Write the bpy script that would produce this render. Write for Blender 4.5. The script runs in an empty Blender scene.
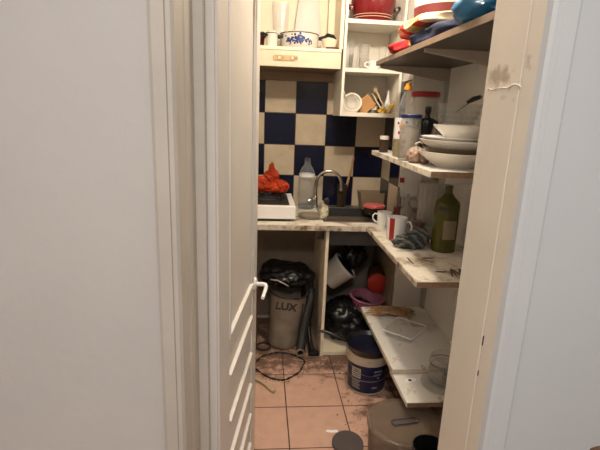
import bpy, bmesh, math, random
from mathutils import Vector, Matrix, noise
random.seed(7)
S = bpy.context.scene
C = S.collection
PI = math.pi
R = math.radians

# ------------------------------------------------------------------ materials
def M(name, col, rough=.6, metal=0, var=.10, vscale=9, dirt=None, bump=0, bscale=40, trans=0, ior=1.45,
      coat=0, spec=.5, alpha=None, sheen=0, rimk=0):
    m = bpy.data.materials.new(name); m.use_nodes = True
    nt = m.node_tree; N = nt.nodes; L = nt.links
    b = N['Principled BSDF']
    b.inputs['Roughness'].default_value = rough
    b.inputs['Metallic'].default_value = metal
    b.inputs['Transmission Weight'].default_value = trans
    b.inputs['IOR'].default_value = ior
    b.inputs['Coat Weight'].default_value = coat
    b.inputs['Specular IOR Level'].default_value = spec
    if sheen: b.inputs['Sheen Weight'].default_value = sheen
    if alpha is not None: b.inputs['Alpha'].default_value = alpha
    tc = N.new('ShaderNodeTexCoord')
    n1 = N.new('ShaderNodeTexNoise'); n1.inputs['Scale'].default_value = vscale; n1.inputs['Detail'].default_value = 5
    L.new(tc.outputs['Object'], n1.inputs['Vector'])
    r1 = N.new('ShaderNodeValToRGB')
    r1.color_ramp.elements[0].position = .3; r1.color_ramp.elements[1].position = .7
    r1.color_ramp.elements[0].color = (*[c*(1-var) for c in col], 1)
    r1.color_ramp.elements[1].color = (*[min(1, c*(1+var*.6)) for c in col], 1)
    L.new(n1.outputs['Fac'], r1.inputs['Fac'])
    out = r1.outputs['Color']
    if dirt:
        dc, amt, ds = dirt
        n2 = N.new('ShaderNodeTexNoise'); n2.inputs['Scale'].default_value = ds; n2.inputs['Detail'].default_value = 8
        n2.inputs['Roughness'].default_value = .7
        L.new(tc.outputs['Object'], n2.inputs['Vector'])
        r2 = N.new('ShaderNodeValToRGB')
        r2.color_ramp.elements[0].position = .72-amt*.3; r2.color_ramp.elements[1].position = .80-amt*.2
        r2.color_ramp.elements[0].color = (0,0,0,1); r2.color_ramp.elements[1].color = (1,1,1,1)
        L.new(n2.outputs['Fac'], r2.inputs['Fac'])
        mx = N.new('ShaderNodeMixRGB'); mx.inputs['Color2'].default_value = (*dc, 1)
        L.new(r2.outputs['Color'], mx.inputs['Fac']); L.new(out, mx.inputs['Color1']); out = mx.outputs['Color']
    L.new(out, b.inputs['Base Color'])
    if rimk:   # thin glass is denser where its wall is seen edge-on
        lw = N.new('ShaderNodeLayerWeight'); lw.inputs['Blend'].default_value = .35
        pw = N.new('ShaderNodeMath'); pw.operation = 'POWER'; pw.inputs[1].default_value = 2.0
        ml = N.new('ShaderNodeMath'); ml.operation = 'MULTIPLY_ADD'; ml.inputs[1].default_value = rimk; ml.inputs[2].default_value = alpha
        L.new(lw.outputs['Facing'], pw.inputs[0]); L.new(pw.outputs[0], ml.inputs[0]); L.new(ml.outputs[0], b.inputs['Alpha'])
    if bump:
        n3 = N.new('ShaderNodeTexNoise'); n3.inputs['Scale'].default_value = bscale; n3.inputs['Detail'].default_value = 6
        L.new(tc.outputs['Object'], n3.inputs['Vector'])
        bp = N.new('ShaderNodeBump'); bp.inputs['Strength'].default_value = bump; bp.inputs['Distance'].default_value = .01
        L.new(n3.outputs['Fac'], bp.inputs['Height']); L.new(bp.outputs['Normal'], b.inputs['Normal'])
    m['out'] = 0
    return m

def math_node(nt, op, a, b=None):
    n = nt.nodes.new('ShaderNodeMath'); n.operation = op
    for i, v in enumerate((a, b)):
        if v is None: continue
        if isinstance(v, (int, float)): n.inputs[i].default_value = v
        else: nt.links.new(v, n.inputs[i])
    return n.outputs[0]

def checker_tiles(name, axis, u0, v0, pitch, par, blue, cream, grout, gw=.012, rough=.18, flip=1):
    """wall or floor tiles: two colours in alternation, grout lines, slight mottling"""
    m = bpy.data.materials.new(name); m.use_nodes = True
    nt = m.node_tree; N = nt.nodes; L = nt.links; b = N['Principled BSDF']
    tc = N.new('ShaderNodeTexCoord'); sp = N.new('ShaderNodeSeparateXYZ'); L.new(tc.outputs['Object'], sp.inputs[0])
    ax = sp.outputs[axis[0]]; ay = sp.outputs[axis[1]]
    u = math_node(nt, 'DIVIDE', math_node(nt, 'SUBTRACT', ax, u0), pitch*flip)
    v = math_node(nt, 'DIVIDE', math_node(nt, 'SUBTRACT', ay, v0), pitch)
    fu = math_node(nt, 'FLOOR', u); fv = math_node(nt, 'FLOOR', v)
    s = math_node(nt, 'ADD', math_node(nt, 'ADD', fu, fv), par+100)
    odd = math_node(nt, 'MODULO', s, 2.0)
    def edge(t, f):
        fr = math_node(nt, 'SUBTRACT', t, f)
        d = math_node(nt, 'ABSOLUTE', math_node(nt, 'SUBTRACT', fr, .5))
        return math_node(nt, 'GREATER_THAN', d, .5-gw)
    g = math_node(nt, 'MAXIMUM', edge(u, fu), edge(v, fv))
    no = N.new('ShaderNodeTexNoise'); no.inputs['Scale'].default_value = 14; no.inputs['Detail'].default_value = 7
    L.new(tc.outputs['Object'], no.inputs['Vector'])
    rm = N.new('ShaderNodeValToRGB'); e = rm.color_ramp.elements
    e[0].position = .3; e[1].position = .7
    e[0].color = (*[c*.86 for c in cream], 1); e[1].color = (*cream, 1)
    L.new(no.outputs['Fac'], rm.inputs['Fac'])
    mx = N.new('ShaderNodeMixRGB'); L.new(odd, mx.inputs['Fac'])
    mx.inputs['Color1'].default_value = (*blue, 1); L.new(rm.outputs['Color'], mx.inputs['Color2'])
    if blue == cream: L.new(rm.outputs['Color'], mx.inputs['Color1'])
    # grime blotches
    n2 = N.new('ShaderNodeTexNoise'); n2.inputs['Scale'].default_value = 5; n2.inputs['Detail'].default_value = 9
    n2.inputs['Roughness'].default_value = .72
    L.new(tc.outputs['Object'], n2.inputs['Vector'])
    r2 = N.new('ShaderNodeValToRGB'); r2.color_ramp.elements[0].position = .58; r2.color_ramp.elements[1].position = .74
    r2.color_ramp.elements[0].color = (0,0,0,1); r2.color_ramp.elements[1].color = (.45,.45,.45,1)
    L.new(n2.outputs['Fac'], r2.inputs['Fac'])
    m2 = N.new('ShaderNodeMixRGB'); L.new(r2.outputs['Color'], m2.inputs['Fac'])
    L.new(mx.outputs['Color'], m2.inputs['Color1']); m2.inputs['Color2'].default_value = (.10,.06,.035,1)
    m3 = N.new('ShaderNodeMixRGB'); L.new(g, m3.inputs['Fac']); L.new(m2.outputs['Color'], m3.inputs['Color1'])
    m3.inputs['Color2'].default_value = (*grout, 1)
    L.new(m3.outputs['Color'], b.inputs['Base Color']); b.inputs['Roughness'].default_value = rough; b.inputs['Specular IOR Level'].default_value = .3
    bp = N.new('ShaderNodeBump'); bp.invert = True; bp.inputs['Strength'].default_value = .5; bp.inputs['Distance'].default_value = .004
    L.new(g, bp.inputs['Height']); L.new(bp.outputs['Normal'], b.inputs['Normal'])
    return m, m3

W = dict(
 scrub=M('scrubber_cloth', (.70,.64,.48), .8, var=.1, dirt=((.02,.02,.02), .9, 22)),
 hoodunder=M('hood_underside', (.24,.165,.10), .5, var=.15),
 paint_left=M('paint_left', (.53,.505,.475), .75, var=.05, vscale=3, bump=.12, bscale=25, dirt=((.50,.44,.40), .12, 3)),
 paint_cool_lit=M('paint_cool_lit', (.585,.605,.615), .5, var=.04, vscale=2, bump=.10, bscale=18, dirt=((.33,.30,.28), .02, 16)),  # bluish tint stands for cool hall light, put into the base colour
 jamb=M('jamb', (.78,.72,.62), .5, var=.05, vscale=5, bump=.22, bscale=12, dirt=((.40,.30,.22), .03, 11)),
 casing=M('casing', (.50,.455,.395), .5, var=.08, vscale=6, bump=.1, dirt=((.25,.2,.16), .02, 12)),
 door=M('door', (.66,.615,.565), .42, var=.05, vscale=4, bump=.06, dirt=((.3,.25,.2), .01, 12)),
 kwall=M('kwall', (.62,.57,.50), .6, var=.06, vscale=4, bump=.1, dirt=((.25,.18,.12), .08, 7)),
 kwallw=M('kwallw', (.68,.66,.63), .3, var=.08, vscale=5, bump=.15, dirt=((.34,.28,.23), .35, 6)),
 ceil=M('ceil', (.75,.72,.68), .8, var=.03),
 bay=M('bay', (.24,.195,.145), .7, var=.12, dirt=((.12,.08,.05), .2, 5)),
 cream=M('cream', (.80,.71,.55), .5, var=.05, dirt=((.45,.30,.16), .06, 8)),
 cabwhite=M('cabwhite', (.78,.74,.66), .45, var=.05, dirt=((.40,.30,.2), .06, 10)),
 hood=M('hood', (.68,.585,.44), .42, var=.08, dirt=((.45,.28,.12), .08, 7)),
 plate=M('plate_beige', (.50,.35,.18), .4), ink=M('ink', (.03,.025,.02), .6),
 worktop=M('worktop', (.72,.67,.58), .4, var=.08, dirt=((.22,.13,.07), .75, 8), bump=.05),
 edge=M('edge', (.60,.54,.45), .5, var=.1, dirt=((.16,.09,.05), .9, 12)),
 chip=M('chipboard', (.24,.15,.085), .8, var=.3, vscale=120, dirt=((.07,.045,.03), .3, 30)),
 shelfw=M('shelf_white', (.72,.70,.66), .3, var=.06, dirt=((.30,.19,.11), .5, 10)),
 laminate=M('laminate_brown', (.055,.042,.033), .38, var=.15, vscale=6),
 laminedge=M('laminate_edge', (.20,.14,.10), .5, var=.2, vscale=30),
 bracket=M('bracket_paint', (.38,.33,.28), .5), rail=M('rail', (.40,.37,.34), .4, metal=.3),
 chrome=M('chrome', (.62,.58,.53), .18, metal=1, var=.1),
 steel=M('steel', (.30,.29,.28), .32, metal=.9, var=.15),
 sinkdark=M('sink_bowl', (.10,.098,.095), .35, metal=.6, var=.2, dirt=((.03,.025,.02), .3, 8)),
 white=M('enamel_white', (.80,.79,.77), .3, var=.03), whitem=M('matt_white', (.74,.69,.66), .6, var=.04),
 china=M('china', (.66,.62,.55), .25, var=.05, dirt=((.35,.26,.17), .05, 12)),
 chinaw=M('china_cool', (.70,.70,.70), .22, var=.03),
 glass=M('clear_glass', (.62,.64,.62), .03, alpha=.05, spec=1, var=.02, rimk=.42),
 glassd=M('dusty_glass', (.50,.48,.45), .08, alpha=.20, spec=1, var=.10, rimk=.6),
 frost=M('smeared_glass', (.66,.63,.59), .18, alpha=.34, spec=.8, var=.15, rimk=.4),
 pet=M('clear_plastic', (.60,.63,.66), .04, alpha=.06, spec=1, var=.03, rimk=.42),
 film=M('plastic_film', (.85,.84,.82), .10, alpha=.20, spec=1, var=.1, bump=.5, bscale=30, rimk=.4),
 green=M('green_glass', (.075,.070,.010), .07, trans=.1, ior=1.45, var=.15),
 smoke=M('smoked_glass', (.10,.07,.045), .12, trans=.6, ior=1.3),
 oil=M('oil', (.50,.38,.10), .1, trans=.5, ior=1.4),
 bin=M('translucent_plastic', (.26,.20,.15), .3, alpha=.40, var=.15, dirt=((.10,.06,.035), .5, 9), rimk=.3),
 black=M('black_plastic', (.012,.012,.013), .3, var=.3), blackm=M('black_matt', (.018,.017,.016), .6, var=.3),
 bagk=M('black_bag', (.008,.008,.009), .3, var=.4, bump=.3, bscale=14, spec=.35),
 darkdisc=M('grey_brown', (.075,.060,.058), .5, var=.1),
 red=M('red_enamel', (.17,.004,.007), .16, var=.1, coat=.6), redp=M('red_plastic', (.33,.016,.016), .4, var=.1),
 redline=M('pale_stripe', (.78,.66,.48), .3), darkred=M('dark_red', (.11,.016,.016), .5, var=.2),
 orange=M('orange_bag', (.42,.045,.014), .22, trans=.15, ior=1.2, var=.35, bump=.2, bscale=12),
 orangep=M('orange_plastic', (.75,.33,.03), .4), bluep=M('blue_lid', (.012,.018,.09), .4),
 blue=M('bucket_blue', (.008,.012,.065), .35, var=.2), navy=M('navy_inside', (.006,.007,.022), .35, var=.4, dirt=((.35,.22,.12), .16, 26)),
 navycloth=M('navy_cloth', (.010,.017,.055), .85, var=.25, bump=.3, bscale=60),
 bluebag=M('blue_bag', (.02,.17,.38), .3, var=.25, bump=.25, bscale=22),
 pink=M('pink_plastic', (.34,.12,.18), .4, var=.15), redlidm=M('coral_lid', (.42,.03,.018), .4),
 brownjar=M('brown_jar', (.13,.06,.035), .25, trans=.2),
 wood=M('wood', (.42,.25,.12), .6, var=.3, vscale=14), paleW=M('pale_wood', (.62,.47,.30), .6, var=.2, vscale=14),
 tan=M('tan_card', (.50,.27,.11), .6, var=.15), woodd=M('dark_wood', (.10,.055,.03), .5, var=.3),
 redbrown=M('red_brown', (.12,.03,.015), .4, var=.2),
 greybrown=M('basin_brown', (.22,.17,.11), .45, var=.15),
 paper=M('paper', (.93,.93,.95), .7, var=.03), label=M('label_cream', (.55,.50,.42), .6, var=.1),
 sack=M('sack', (.24,.20,.155), .5, var=.25, vscale=12, dirt=((.08,.05,.04), .35, 9)),
 rimw=M('rim_cream', (.56,.48,.37), .5, var=.1, dirt=((.18,.11,.07), .3, 10)),
 yellow=M('yellow', (.72,.45,.05), .5), flour=M('flour', (.62,.55,.46), .9, var=.15, vscale=25, dirt=((.24,.13,.07), .95, 11)),
 speck=M('red_speckle', (.55,.10,.09), .6, var=.3, vscale=60, dirt=((.75,.65,.6), .5, 60)),
 peel=M('dried_peel', (.38,.22,.11), .8, var=.4, vscale=40, dirt=((.66,.50,.34), .5, 25)),
 garlic=M('garlic', (.36,.235,.17), .6, var=.3, vscale=40), net=M('net', (.74,.66,.55), .6),
 hose=M('hose_beige', (.55,.42,.28), .5, dirt=((.2,.12,.07), .25, 20)),
 cord=M('cord', (.02,.016,.014), .6), crumb=M('crumbs', (.20,.12,.07), .8, var=.5, vscale=60),
 bluepaint=M('blue_paint', (.02,.04,.19), .3, var=.3),
 herb=M('herbs', (.20,.11,.07), .8, var=.5, vscale=60),
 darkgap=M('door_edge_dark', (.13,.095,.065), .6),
)

# speckled stuff with its own shader graphs
def stripes_mat():
    m = bpy.data.materials.new('striped_cloth'); m.use_nodes = True
    nt = m.node_tree; N = nt.nodes; L = nt.links; b = N['Principled BSDF']
    tc = N.new('ShaderNodeTexCoord'); w = N.new('ShaderNodeTexWave'); w.inputs['Scale'].default_value = 11
    w.inputs['Distortion'].default_value = 2.5; w.bands_direction = 'DIAGONAL'
    L.new(tc.outputs['Object'], w.inputs['Vector'])
    r = N.new('ShaderNodeValToRGB'); r.color_ramp.elements[0].position = .45; r.color_ramp.elements[1].position = .8
    r.color_ramp.elements[0].color = (.035,.04,.04,1); r.color_ramp.elements[1].color = (.15,.15,.135,1)
    L.new(w.outputs['Fac'], r.inputs['Fac']); L.new(r.outputs['Color'], b.inputs['Base Color'])
    b.inputs['Roughness'].default_value = .9
    return m
W['stripes'] = stripes_mat()

def floral_mat(name, base, spots):
    m = bpy.data.materials.new(name); m.use_nodes = True
    nt = m.node_tree; N = nt.nodes; L = nt.links; b = N['Principled BSDF']
    tc = N.new('ShaderNodeTexCoord'); v = N.new('ShaderNodeTexVoronoi'); v.inputs['Scale'].default_value = 15
    L.new(tc.outputs['Object'], v.inputs['Vector'])
    r = N.new('ShaderNodeValToRGB'); e = r.color_ramp.elements
    r.color_ramp.interpolation = 'CONSTANT'
    sp = N.new('ShaderNodeSeparateColor'); L.new(v.outputs['Color'], sp.inputs[0])
    e[0].position = 0; e[0].color = (*base, 1); e[1].position = spots[0][0]; e[1].color = (*spots[0][1], 1)
    for p, c in spots[1:]:
        x = e.new(p); x.color = (*c, 1)
    L.new(sp.outputs[0], r.inputs['Fac']); L.new(r.outputs['Color'], b.inputs['Base Color'])
    b.inputs['Roughness'].default_value = .85
    return m
W['floral'] = floral_mat('floral', (.80,.60,.38), [(.52,(.62,.05,.03)), (.80,(.75,.55,.16)), (.92,(.30,.36,.12))])
W['redfloral'] = floral_mat('red_floral', (.55,.015,.02), [(.66,(.30,.01,.012)), (.88,(.45,.28,.06))])

tile_mat, _ = checker_tiles('kitchen_tiles', ('X','Z'), .018, .889, .2132, 0, (.0035,.005,.020), (.50,.42,.31), (.05,.035,.025))
side_mat, _ = checker_tiles('kitchen_tiles_side', ('Y','Z'), 3.18, .889, .2132, 0, (.0035,.005,.020), (.50,.42,.31), (.05,.035,.025), flip=-1)
floor_mat, fmix = checker_tiles('floor_tiles', ('X','Y'), .155, 2.102, .308, 0, (.64,.405,.31), (.64,.405,.31), (.055,.035,.028), gw=.0095, rough=.33)
# dirt ground into the far end of the floor
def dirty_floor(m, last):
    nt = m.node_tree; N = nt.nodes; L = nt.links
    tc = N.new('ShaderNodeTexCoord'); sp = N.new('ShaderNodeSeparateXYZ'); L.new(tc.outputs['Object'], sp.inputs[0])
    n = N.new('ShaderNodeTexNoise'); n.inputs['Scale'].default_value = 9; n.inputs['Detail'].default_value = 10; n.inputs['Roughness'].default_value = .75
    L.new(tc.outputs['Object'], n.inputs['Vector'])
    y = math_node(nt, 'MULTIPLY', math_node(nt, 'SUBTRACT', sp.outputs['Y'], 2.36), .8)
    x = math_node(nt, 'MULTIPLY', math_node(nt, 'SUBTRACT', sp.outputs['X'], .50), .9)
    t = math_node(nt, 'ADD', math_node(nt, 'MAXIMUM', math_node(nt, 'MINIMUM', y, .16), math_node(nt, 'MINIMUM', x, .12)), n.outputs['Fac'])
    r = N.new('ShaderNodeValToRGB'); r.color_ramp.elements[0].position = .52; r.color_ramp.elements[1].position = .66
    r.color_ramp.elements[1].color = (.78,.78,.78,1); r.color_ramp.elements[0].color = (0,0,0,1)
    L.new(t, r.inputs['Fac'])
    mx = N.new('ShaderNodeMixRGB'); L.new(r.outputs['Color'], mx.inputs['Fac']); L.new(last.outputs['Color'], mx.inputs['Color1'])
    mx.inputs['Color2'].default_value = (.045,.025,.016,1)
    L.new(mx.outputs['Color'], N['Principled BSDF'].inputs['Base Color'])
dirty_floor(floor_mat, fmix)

# ------------------------------------------------------------------ mesh helpers
class B:
    def __init__(s): s.bm = bmesh.new()
    def box(s, x0, x1, y0, y1, z0, z1, bev=0, rot=None):
        t = bmesh.new(); bmesh.ops.create_cube(t, size=1)
        bmesh.ops.scale(t, vec=(x1-x0, y1-y0, z1-z0), verts=t.verts)
        if bev: bmesh.ops.bevel(t, geom=t.edges[:], offset=bev, segments=2, profile=.5, affect='EDGES')
        if rot is not None: bmesh.ops.transform(t, matrix=rot.to_4x4(), verts=t.verts)
        bmesh.ops.translate(t, vec=((x0+x1)/2, (y0+y1)/2, (z0+z1)/2), verts=t.verts)
        return s.merge(t)
    def merge(s, t, mat=None):
        if mat is not None: bmesh.ops.transform(t, matrix=mat, verts=t.verts)
        me = bpy.data.meshes.new('tmp'); t.to_mesh(me); t.free(); s.bm.from_mesh(me); bpy.data.meshes.remove(me); return s
    def lathe(s, prof, seg=32, mat=None, loc=(0,0,0), sq=(1,1)):
        t = bmesh.new(); rings = []
        for r, z in prof:
            if r <= 1e-5: rings.append([t.verts.new((0,0,z))])
            else: rings.append([t.verts.new((r*math.cos(2*PI*i/seg)*sq[0], r*math.sin(2*PI*i/seg)*sq[1], z)) for i in range(seg)])
        for a, b in zip(rings, rings[1:]):
            if len(a) == 1 and len(b) == 1: continue
            for i in range(seg):
                j = (i+1) % seg
                if len(a) == 1: t.faces.new((a[0], b[j], b[i]))
                elif len(b) == 1: t.faces.new((a[i], a[j], b[0]))
                else: t.faces.new((a[i], a[j], b[j], b[i]))
        bmesh.ops.recalc_face_normals(t, faces=t.faces)
        m = Matrix.Translation(loc) @ (mat.to_4x4() if mat is not None else Matrix())
        return s.merge(t, m)
    def tube(s, pts, r, seg=10, closed=False):
        pts = [Vector(p) for p in pts]; n = len(pts)
        rs = r if isinstance(r, (list, tuple)) else [r]*n
        t = bmesh.new(); rings = []; up = Vector((0,0,1)); prev = None
        for i, p in enumerate(pts):
            a = pts[(i-1) % n] if (closed or i) else p
            b = pts[(i+1) % n] if (closed or i < n-1) else p
            d = (b-a).normalized()
            if prev is None:
                x = d.orthogonal().normalized() if abs(d.z) > .95 else d.cross(up).normalized()
            else: x = (prev - d*prev.dot(d)).normalized()
            prev = x; y = d.cross(x)
            rings.append([t.verts.new(p + (x*math.cos(2*PI*k/seg) + y*math.sin(2*PI*k/seg))*rs[i]) for k in range(seg)])
        prs = list(zip(rings, rings[1:])) + ([(rings[-1], rings[0])] if closed else [])
        for a, b in prs:
            for k in range(seg):
                j = (k+1) % seg; t.faces.new((a[k], a[j], b[j], b[k]))
        if not closed:
            t.faces.new(rings[0][::-1]); t.faces.new(rings[-1])
        bmesh.ops.recalc_face_normals(t, faces=t.faces)
        return s.merge(t)
    def prism(s, poly, z0, z1, mat=None):
        t = bmesh.new()
        a = [t.verts.new((x, y, z0)) for x, y in poly]; b = [t.verts.new((x, y, z1)) for x, y in poly]
        t.faces.new(a[::-1]); t.faces.new(b); n = len(poly)
        for i in range(n): j = (i+1) % n; t.faces.new((a[i], a[j], b[j], b[i]))
        bmesh.ops.recalc_face_normals(t, faces=t.faces)
        return s.merge(t, mat)
    def blob(s, c, rad, amp=.25, fr=3.0, seed=0, sub=4, flat=None, crease=0):
        t = bmesh.new(); bmesh.ops.create_icosphere(t, subdivisions=sub, radius=1)
        for v in t.verts:
            d = v.co.normalized(); o = Vector((seed*3.1, seed*1.7, seed))
            k = 1 + amp*noise.noise(d*fr + o) + amp*.5*noise.noise(d*fr*2.7 + o)
            if crease: k -= crease*abs(noise.noise(d*fr*3.5 + o))
            v.co = Vector((d.x*rad[0]*k, d.y*rad[1]*k, d.z*rad[2]*k))
            if flat is not None and v.co.z < -flat*rad[2]: v.co.z = -flat*rad[2]
        bmesh.ops.translate(t, vec=c, verts=t.verts)
        return s.merge(t)
    def done(s, name, mat, parent=None, smooth=None):
        me = bpy.data.meshes.new(name); s.bm.to_mesh(me); s.bm.free()
        me.materials.append(W[mat] if isinstance(mat, str) else mat)
        if smooth is not None:
            try: me.shade_auto(smooth)
            except Exception: pass
            for p in me.polygons: p.use_smooth = True
            me.set_sharp_from_angle(angle=R(smooth))
        o = bpy.data.objects.new(name, me); C.objects.link(o)
        if parent: o.parent = parent
        return o

def tag(o, label, cat, group=None, kind=None):
    o['label'] = label; o['category'] = cat
    if group: o['group'] = group
    if kind: o['kind'] = kind
    return o
def thing(name, label, cat, loc=(0,0,0), rz=0, group=None):
    o = bpy.data.objects.new(name, None); C.objects.link(o)
    o.location = loc; o.rotation_euler = (0,0,rz); o.empty_display_size = .05
    return tag(o, label, cat, group)
def struct(o, label=None, cat=None):
    o['kind'] = 'structure'
    if label: o['label'] = label
    if cat: o['category'] = cat
    return o
def copy_tree(o, parent=None):
    c = o.copy(); C.objects.link(c); c.parent = parent
    for ch in [x for x in list(bpy.data.objects) if x.parent == o and x != c]: copy_tree(ch, c)
    return c
def text(name, s, size, mat, mtx, parent):
    cu = bpy.data.curves.new('t', 'FONT'); cu.body = s; cu.size = size; cu.extrude = .0006; cu.offset = size*.03; cu.align_x = 'CENTER'; cu.align_y = 'CENTER'
    to = bpy.data.objects.new('t', cu); C.objects.link(to)
    dg = bpy.context.evaluated_depsgraph_get()
    me = bpy.data.meshes.new_from_object(to.evaluated_get(dg)); bpy.data.objects.remove(to); bpy.data.curves.remove(cu)
    me.transform(mtx); me.materials.clear(); me.materials.append(W[mat])
    o = bpy.data.objects.new(name, me); C.objects.link(o); o.parent = parent
    return o
def cupprof(r0, r1, h, t=.003, foot=None):
    return [(0,0),(r0,0),(r1,h),(r1-t,h),(max(r0-t,.001),t),(0,t)]
def RX(a): return Matrix.Rotation(R(a), 3, 'X')
def RY(a): return Matrix.Rotation(R(a), 3, 'Y')
def RZ(a): return Matrix.Rotation(R(a), 3, 'Z')
SM = 35

# ------------------------------------------------------------------ the room
FX0, FX1, BY = -.75, 1.06, 3.18
struct(B().box(-1.25, 1.45, -1.5, 3.3, -.06, 0).done('floor', floor_mat), 'terracotta floor tiles with dark grout', 'floor')
struct(B().box(-1.25, 1.45, -1.5, 3.3, 2.5, 2.56).done('ceiling', 'ceil'))
struct(B().box(FX0-.1, FX1+.1, BY+.006, BY+.12, 0, 2.5).done('wall_back', 'kwall'))
struct(B().box(FX0-.1, FX0, 1.0, BY+.006, 0, 2.5).done('wall_left', 'kwall'))
struct(B().box(FX1, FX1+.1, 1.0, BY+.006, 0, 2.5).done('wall_right', 'kwallw'))
# corner pillar, its tiled side, backsplash
struct(B().box(.866, FX1, 2.66, BY+.006, 0, 2.5).done('wall_corner', 'kwallw'))
struct(B().box(.862, .866, 2.672, BY, .889, 1.745).done('trim_5', side_mat), 'navy and cream checkered tiles on the side of the corner pillar', 'tiles')
struct(B().box(-.6, .862, BY, BY+.006, .889, 1.741).done('trim_6', tile_mat), 'navy and cream checkered tile splashback behind the sink', 'tiles')
# front wall with doorway
wl = struct(B().box(-1.25, -.185, .80, 1.0, 0, 2.5).done('wall_front', 'paint_left'), 'warm grey painted wall left of the doorway', 'wall')
struct(B().box(.54, 1.45, .80, 1.0, 0, 2.5).done('wall_entry', 'paint_cool_lit'), 'pale wall right of the doorway with cool light tinted into its colour', 'wall')
struct(B().box(-.185, .54, .80, 1.0, 2.07, 2.5).done('wall_lintel', 'paint_left'))
struct(B().box(-1.35, -1.25, -1.5, 1.0, 0, 2.5).done('wall_hall_left', 'paint_left'))
struct(B().box(1.45, 1.55, -1.5, 1.0, 0, 2.5).done('wall_hall_right', 'paint_cool_lit'))
struct(B().box(-1.35, 1.55, -1.6, -1.5, 0, 2.5).done('wall_hall_back', 'paint_left'))
# left door frame: moulded casing, reveal, stop
lp = [(-.185,1.0),(-.185,.800),(-.183,.787),(-.178,.784),(-.1575,.784),(-.1535,.776),(-.146,.776),(-.141,.783),(-.141,.80),
      (-.141,.86),(-.1385,.866),(-.1385,.965),(-.1195,.965),(-.1175,.967),(-.1175,.992),(-.126,.992),(-.126,1.0)]
struct(B().prism(lp, 0, 2.07).done('trim_1', 'casing'), 'grey beige moulded door frame on the left', 'door frame')
rp = [(.54,1.0),(.489,1.0),(.489,.864),(.4905,.861),(.4905,.858),(.489,.855),(.489,.812),(.493,.800),(.500,.797),(.507,.797),(.512,.792),(.535,.790),(.5395,.792),(.54,.80)]
jm = B().prism(rp, 0, 2.07).done('trim_2', 'jamb'); struct(jm, 'cream painted door jamb with flaking patch on the right', 'door frame')
# front face of the right casing carries cool hall light as a bluish tint
jm.data.materials.append(W['paint_cool_lit'])
for p in jm.data.polygons:
    if p.center.y < .806: p.material_index = 1
struct(B().box(-.141, .489, .80, 1.0, 2.04, 2.07).done('trim_3', 'casing'))
# localized flaked patch on the jamb
def patch(m):
    nt = m.node_tree; N = nt.nodes; L = nt.links; b = N['Principled BSDF']
    tc = N.new('ShaderNodeTexCoord'); mp = N.new('ShaderNodeMapping'); mp.inputs['Location'].default_value = (-.489*4, -.91*8, -1.622*15)
    mp.inputs['Scale'].default_value = (4, 8, 15)
    L.new(tc.outputs['Object'], mp.inputs[0])
    ln = N.new('ShaderNodeVectorMath'); ln.operation = 'LENGTH'; L.new(mp.outputs[0], ln.inputs[0])
    n = N.new('ShaderNodeTexNoise'); n.inputs['Scale'].default_value = 28; n.inputs['Detail'].default_value = 8; L.new(tc.outputs['Object'], n.inputs['Vector'])
    t = math_node(nt, 'ADD', math_node(nt, 'MULTIPLY', ln.outputs['Value'], -.35), math_node(nt, 'MULTIPLY', n.outputs['Fac'], 1.0))
    r = N.new('ShaderNodeValToRGB'); r.color_ramp.elements[0].position = .34; r.color_ramp.elements[1].position = .5
    r.color_ramp.elements[0].color = (0,0,0,1); r.color_ramp.elements[1].color = (.75,.75,.75,1)
    L.new(t, r.inputs['Fac'])
    old = b.inputs['Base Color'].links[0].from_socket
    mx = N.new('ShaderNodeMixRGB'); L.new(r.outputs['Color'], mx.inputs['Fac']); L.new(old, mx.inputs['Color1']); mx.inputs['Color2'].default_value = (.36,.27,.19,1)
    L.new(mx.outputs['Color'], b.inputs['Base Color'])
patch(W['jamb'])
# raised edge of flaking paint and two dark chips
cr = B(); rq = random.Random(2); zq = 1.600
cpts = []
for i in range(22):
    zq += rq.uniform(-.0026,.0022); cpts.append((.4888,.985-.0062*i, zq+.0002*i))
cr.tube(cpts, [.0006+.0014*rq.random() for _ in cpts], 6)
cr.done('paint_flake', 'jamb', jm, SM)
for (y, z, h) in ((.853, 1.06, .022), (.853, .985, .012)):
    B().box(.4878, .4892, y, y+.003, z, z+h).done('paint_chip', 'ink', jm)

# ---- door leaf
A = R(8.1)
dl = thing('door_1', 'white panelled door standing open into the kitchen', 'door', (-.1,1.0,.008), 0)
dl['kind'] = 'structure'
dl.rotation_euler = (0,0,-A)     # local y runs along the leaf, local x out of its visible face
LW = .596
b = B().box(-.038, 0, 0, LW, 0, 2.02, .003)
b.done('leaf', 'door', dl)
# stiles and ledges of the panels
b = B()
for y0, y1 in ((.0,.115), (.508,.596)): b.box(0, .006, y0, y1, 0, 2.02, .002)
b.box(0,.006,.115,.508,1.88,2.02,.002)
b.done('stile', 'door', dl)
b = B()
for y in (.113, .135, .49, .505): b.box(0, .010 if y in (.113,.505) else .006, y, y+.007, .93, 1.88, .002)
b.done('moulding', 'door', dl, SM)
zs = [.940, .816, .668, .54, .41, .28]
for i, z in enumerate(zs):
    a = B()
    # sloping lip along the bottom of each small panel: a raised triangular bar that catches the light
    poly = [(0,-.005),(.009,-.0015),(.010,.001),(.0,.004)]
    m = Matrix.Translation((0,0,z)) @ Matrix.Rotation(PI/2, 4, 'X')
    t = B().prism(poly, -.500, -.120)
    me = bpy.data.meshes.new('x'); t.bm.to_mesh(me); t.bm.free(); me.transform(m)
    a.bm.from_mesh(me); a.done('moulding', 'door', dl)
    B().box(0,.006,.115,.500,z-.05,z-.012,.002).done('rail_panel', 'door', dl)
h = B(); h.lathe([(0,0),(.024,0),(.024,.006),(.018,.010),(0,.010)], 24, RY(90), (.006,.535,.925))
hd = h.done('door_handle', 'white', dl, SM)
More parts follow.
